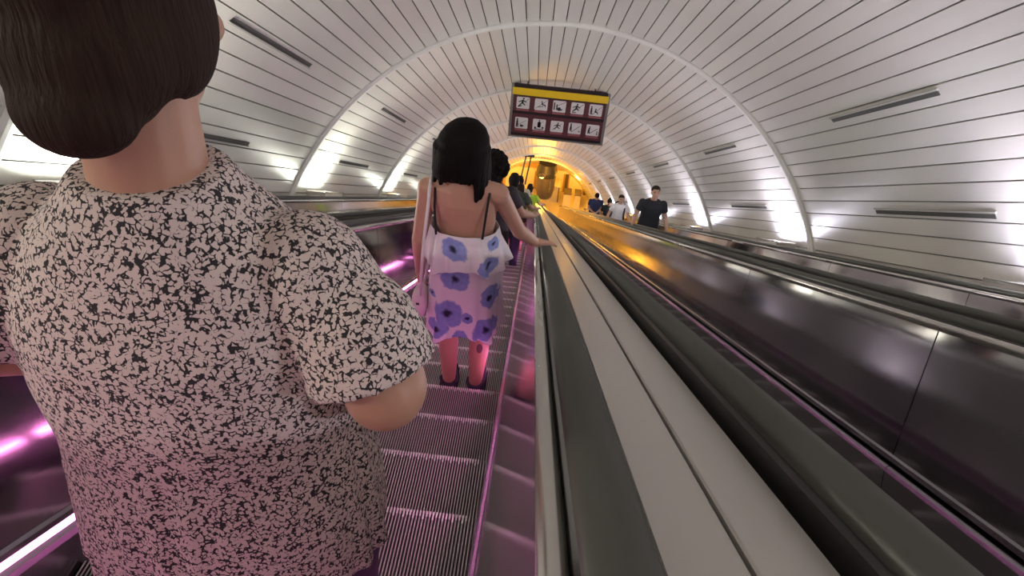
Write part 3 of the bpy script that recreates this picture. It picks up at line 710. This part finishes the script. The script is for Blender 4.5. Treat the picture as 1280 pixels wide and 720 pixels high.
t.loft([(0, -.012, .785, .206, .165), (0, -.012, .82, .206, .163), (0, -.008, .90, .200, .155), (0, 0, 1.0, .188, .142), (0, .0, 1.1, .190, .142), (0, 0, 1.18, .184, .135), (0, -.004, 1.24, .160, .112), (0, -.008, 1.285, .122, .092), (0, -.008, 1.32, .088, .075), (0, -.006, 1.345, .070, .064)], 40)
for sx in (-1, 1):
    t.cap((sx*.142, -.01, 1.236), .069, (sx*.196, -.036, 1.17), .070, 20); t.cap((sx*.202, -.040, 1.19), .068, (sx*.219, -.053, 1.148), .074, 20, False, True)
for i in range(14):
    a = math.radians(190+i*12.3); t.cap((.17*math.cos(a), .115*math.sin(a), 1.12), .012, (.208*math.cos(a), .166*math.sin(a)-.01, .79), .016, 8)
BL = speckle(); voxel(t, 'blouse', BL, .0055, fg, 4)
l = MB(); l.loft([(0, 0, .70, .185, .135), (0, 0, .85, .19, .14), (0, 0, .95, .17, .125)], 28)
for sx in (-1, 1): l.cap((sx*.092, 0, .80), .105, (sx*.09, .01, .45), .085); l.cap((sx*.09, .01, .45), .085, (sx*.09, -.005, .09), .07, 16, False, True)
voxel(l, 'trousers', cloth('trousers_indigo', (.035, .022, .055)), .009, fg)
for sx in (-1, 1):
    s = MB(); s.cap((sx*.09, -.03, .046), .043, (sx*.092, .11, .040), .038); s.cap((sx*.092, .10, .038), .040, (sx*.094, .16, .032), .030); s.loft([(sx*.091, .065, 0, .046, .142), (sx*.091, .065, .03, .046, .142)], 20); voxel(s, 'shoe', SHOE, .008, fg)
hb = MB(); hb.ell(P(0, -.026, .036), (.086, .098, .088), Rm); hb.ell(P(0, -.062, -.025), (.074, .056, .075), Rm); hb.ell(P(0, -.085, -.075), (.052, .035, .04), Rm)
for sx in (-1, 1): hb.ell(P(sx*.062, -.02, -.01), (.024, .055, .06), Rm)
voxel(hb, 'hair', hair_mat('hair_darkbrown', (.028, .017, .012)), .006, fg, 3); face_parts(fg, P, Rm, .97, EYE, LIP, MT['black'])

# ---- others on our escalator and on the rightmost one
def on_step(x, j, dy=0.): s = NOSE0+STEP_S*(1+j); q = W(0, s, 0); return Vector((x, q.y-.2+dy, q.z+.001))
HANG = (((-.225, -.01, 1.05), (-.235, .06, .82), (0, .1, -1)), ((.225, -.01, 1.05), (.235, .06, .82), (0, .1, -1)))
def rail(sx):  # one hand out on the handrail, the other hanging
    a = list(HANG); i = 0 if sx < 0 else 1; a[i] = ((sx*.26, .10, 1.09), (sx*.36, .28, .97), (sx*.3, .9, -.2)); return tuple(a)
FRONT = (((-.225, .0, 1.05), (-.07, .20, 1.02), (.6, .7, .1)), ((.225, .0, 1.05), (.07, .20, 1.02), (-.6, .7, .1)))
SK3 = skin_mat('skin_brown', (.36, .20, .13)); SK4 = skin_mat('skin_fair', (.55, .34, .25))
BLK, DBR = hair_mat('hair_short_black', (.014, .011, .010)), hair_mat('hair_short_brown', (.030, .018, .012))
QG = 'passengers riding down ahead of the flowered dress'
person('person', 'person with bushy black curls and dark top just below the flowered dress', on_step(-.36, 5), 0, 1.67, SK3, curly('hair_curls', (.010, .008, .008)), cloth('shirt_black', (.03, .022, .028)), cloth('trousers_lilac', (.74, .68, .76)), SHOE, rail(1), vox=.010, group=QG, hair_style='curly')
person('person', 'person with short black hair in an olive and navy shirt, third in the descending line', on_step(-.31, 14), 0, 1.66, SK3, BLK, cloth('shirt_olive', (.050, .060, .040)), cloth('trousers_navy', (.025, .03, .06)), SHOE, rail(1), vox=.011, group=QG)
person('person', 'person in a brown top and salmon skirt, fourth in line down the escalator', on_step(-.28, 20), 0, 1.60, SK4, DBR, cloth('shirt_brown', (.10, .055, .03)), cloth('skirt_salmon', (.55, .24, .20)), SHOE, rail(1), vox=.012, group=QG, hair_style='long', bot='skirt')
person('person', 'tall person in a cream shirt, dark head highest in the line far down', on_step(-.36, 26), 0, 1.82, SK4, BLK, cloth('shirt_cream', (.62, .56, .42)), cloth('trousers_grey', (.10, .10, .11)), SHOE, HANG, vox=.012, group=QG)
person('person', 'person in a neon green top and pale trousers, farthest in the line, near the handrail', on_step(-.13, 29), 0, 1.68, SK4, DBR, cloth('shirt_neon', (.45, .70, .04)), cloth('trousers_pale', (.66, .62, .60)), SHOE, rail(1), vox=.012, group=QG)
RG = 'passengers riding up on the rightmost escalator'
def up_step(x, s): 
    kk = round((s-NOSE0)/STEP_S); q = W(0, NOSE0+STEP_S*kk, 0); return Vector((x, q.y-.2, q.z+.001))
BOTH = (((-.27, .03, 1.06), (-.31, .20, .93), (-.2, .9, -.3)), ((.27, .03, 1.06), (.31, .20, .93), (.2, .9, -.3)))
person('person', 'person in a black t-shirt with short dark hair, nearest on the rightmost escalator', up_step(2.33, 13.9), math.pi, 1.86, SK4, DBR, cloth('shirt_blackblue', (.018, .02, .026)), cloth('trousers_dark', (.04, .04, .05)), SHOE, BOTH, vox=.009, group=RG, build=1.08, tilt=-.35)
wp, wP, wk = person('person', 'person in a white t-shirt with a black strap over one shoulder, on the rightmost escalator', up_step(2.36, 19.2), math.pi, 1.70, SK4, DBR, cloth('shirt_white', (.80, .78, .78)), cloth('trousers_blue', (.06, .08, .16)), SHOE, BOTH, vox=.010, group=RG, tilt=-.2)
bp = empty('backpack', wp.location + Vector((0, .19, 1.0))); tag(bp, 'black backpack on the person in the white t-shirt', 'backpack')
q = MB(); q.loft([(0, .06, -.10, .12, .07), (0, .06, .05, .14, .09), (0, .06, .25, .13, .08), (0, .05, .36, .09, .05)], 24, 3.); voxel(q, 'pack', cloth('pack_black', (.015, .015, .017)), .012, bp)
q = MB(); q.tube([(.12, .02, .34), (.125, -.15, .41), (.125, -.295, .33), (.13, -.315, .15), (.145, -.28, .0), (.16, -.1, -.06), (.11, .05, -.05)], .022, 8); q.obj('shoulder_strap', MT['black'], bp, True)
person('person', 'person in black bending beside the white t-shirt, dark hair, on the rightmost escalator', up_step(2.42, 22.5), math.pi, 1.60, SK3, BLK, cloth('shirt_charcoal', (.012, .012, .014)), cloth('trousers_black', (.02, .02, .022)), SHOE, FRONT, vox=.011, group=RG, tilt=.6, hair_style='bun')
person('person', 'person in a navy shirt looking down, farthest up the rightmost escalator', up_step(2.33, 26.0), math.pi, 1.84, SK4, BLK, cloth('shirt_navy', (.03, .04, .11)), cloth('trousers_navy2', (.03, .03, .05)), SHOE, FRONT, vox=.011, group=RG, tilt=.75, build=1.1)
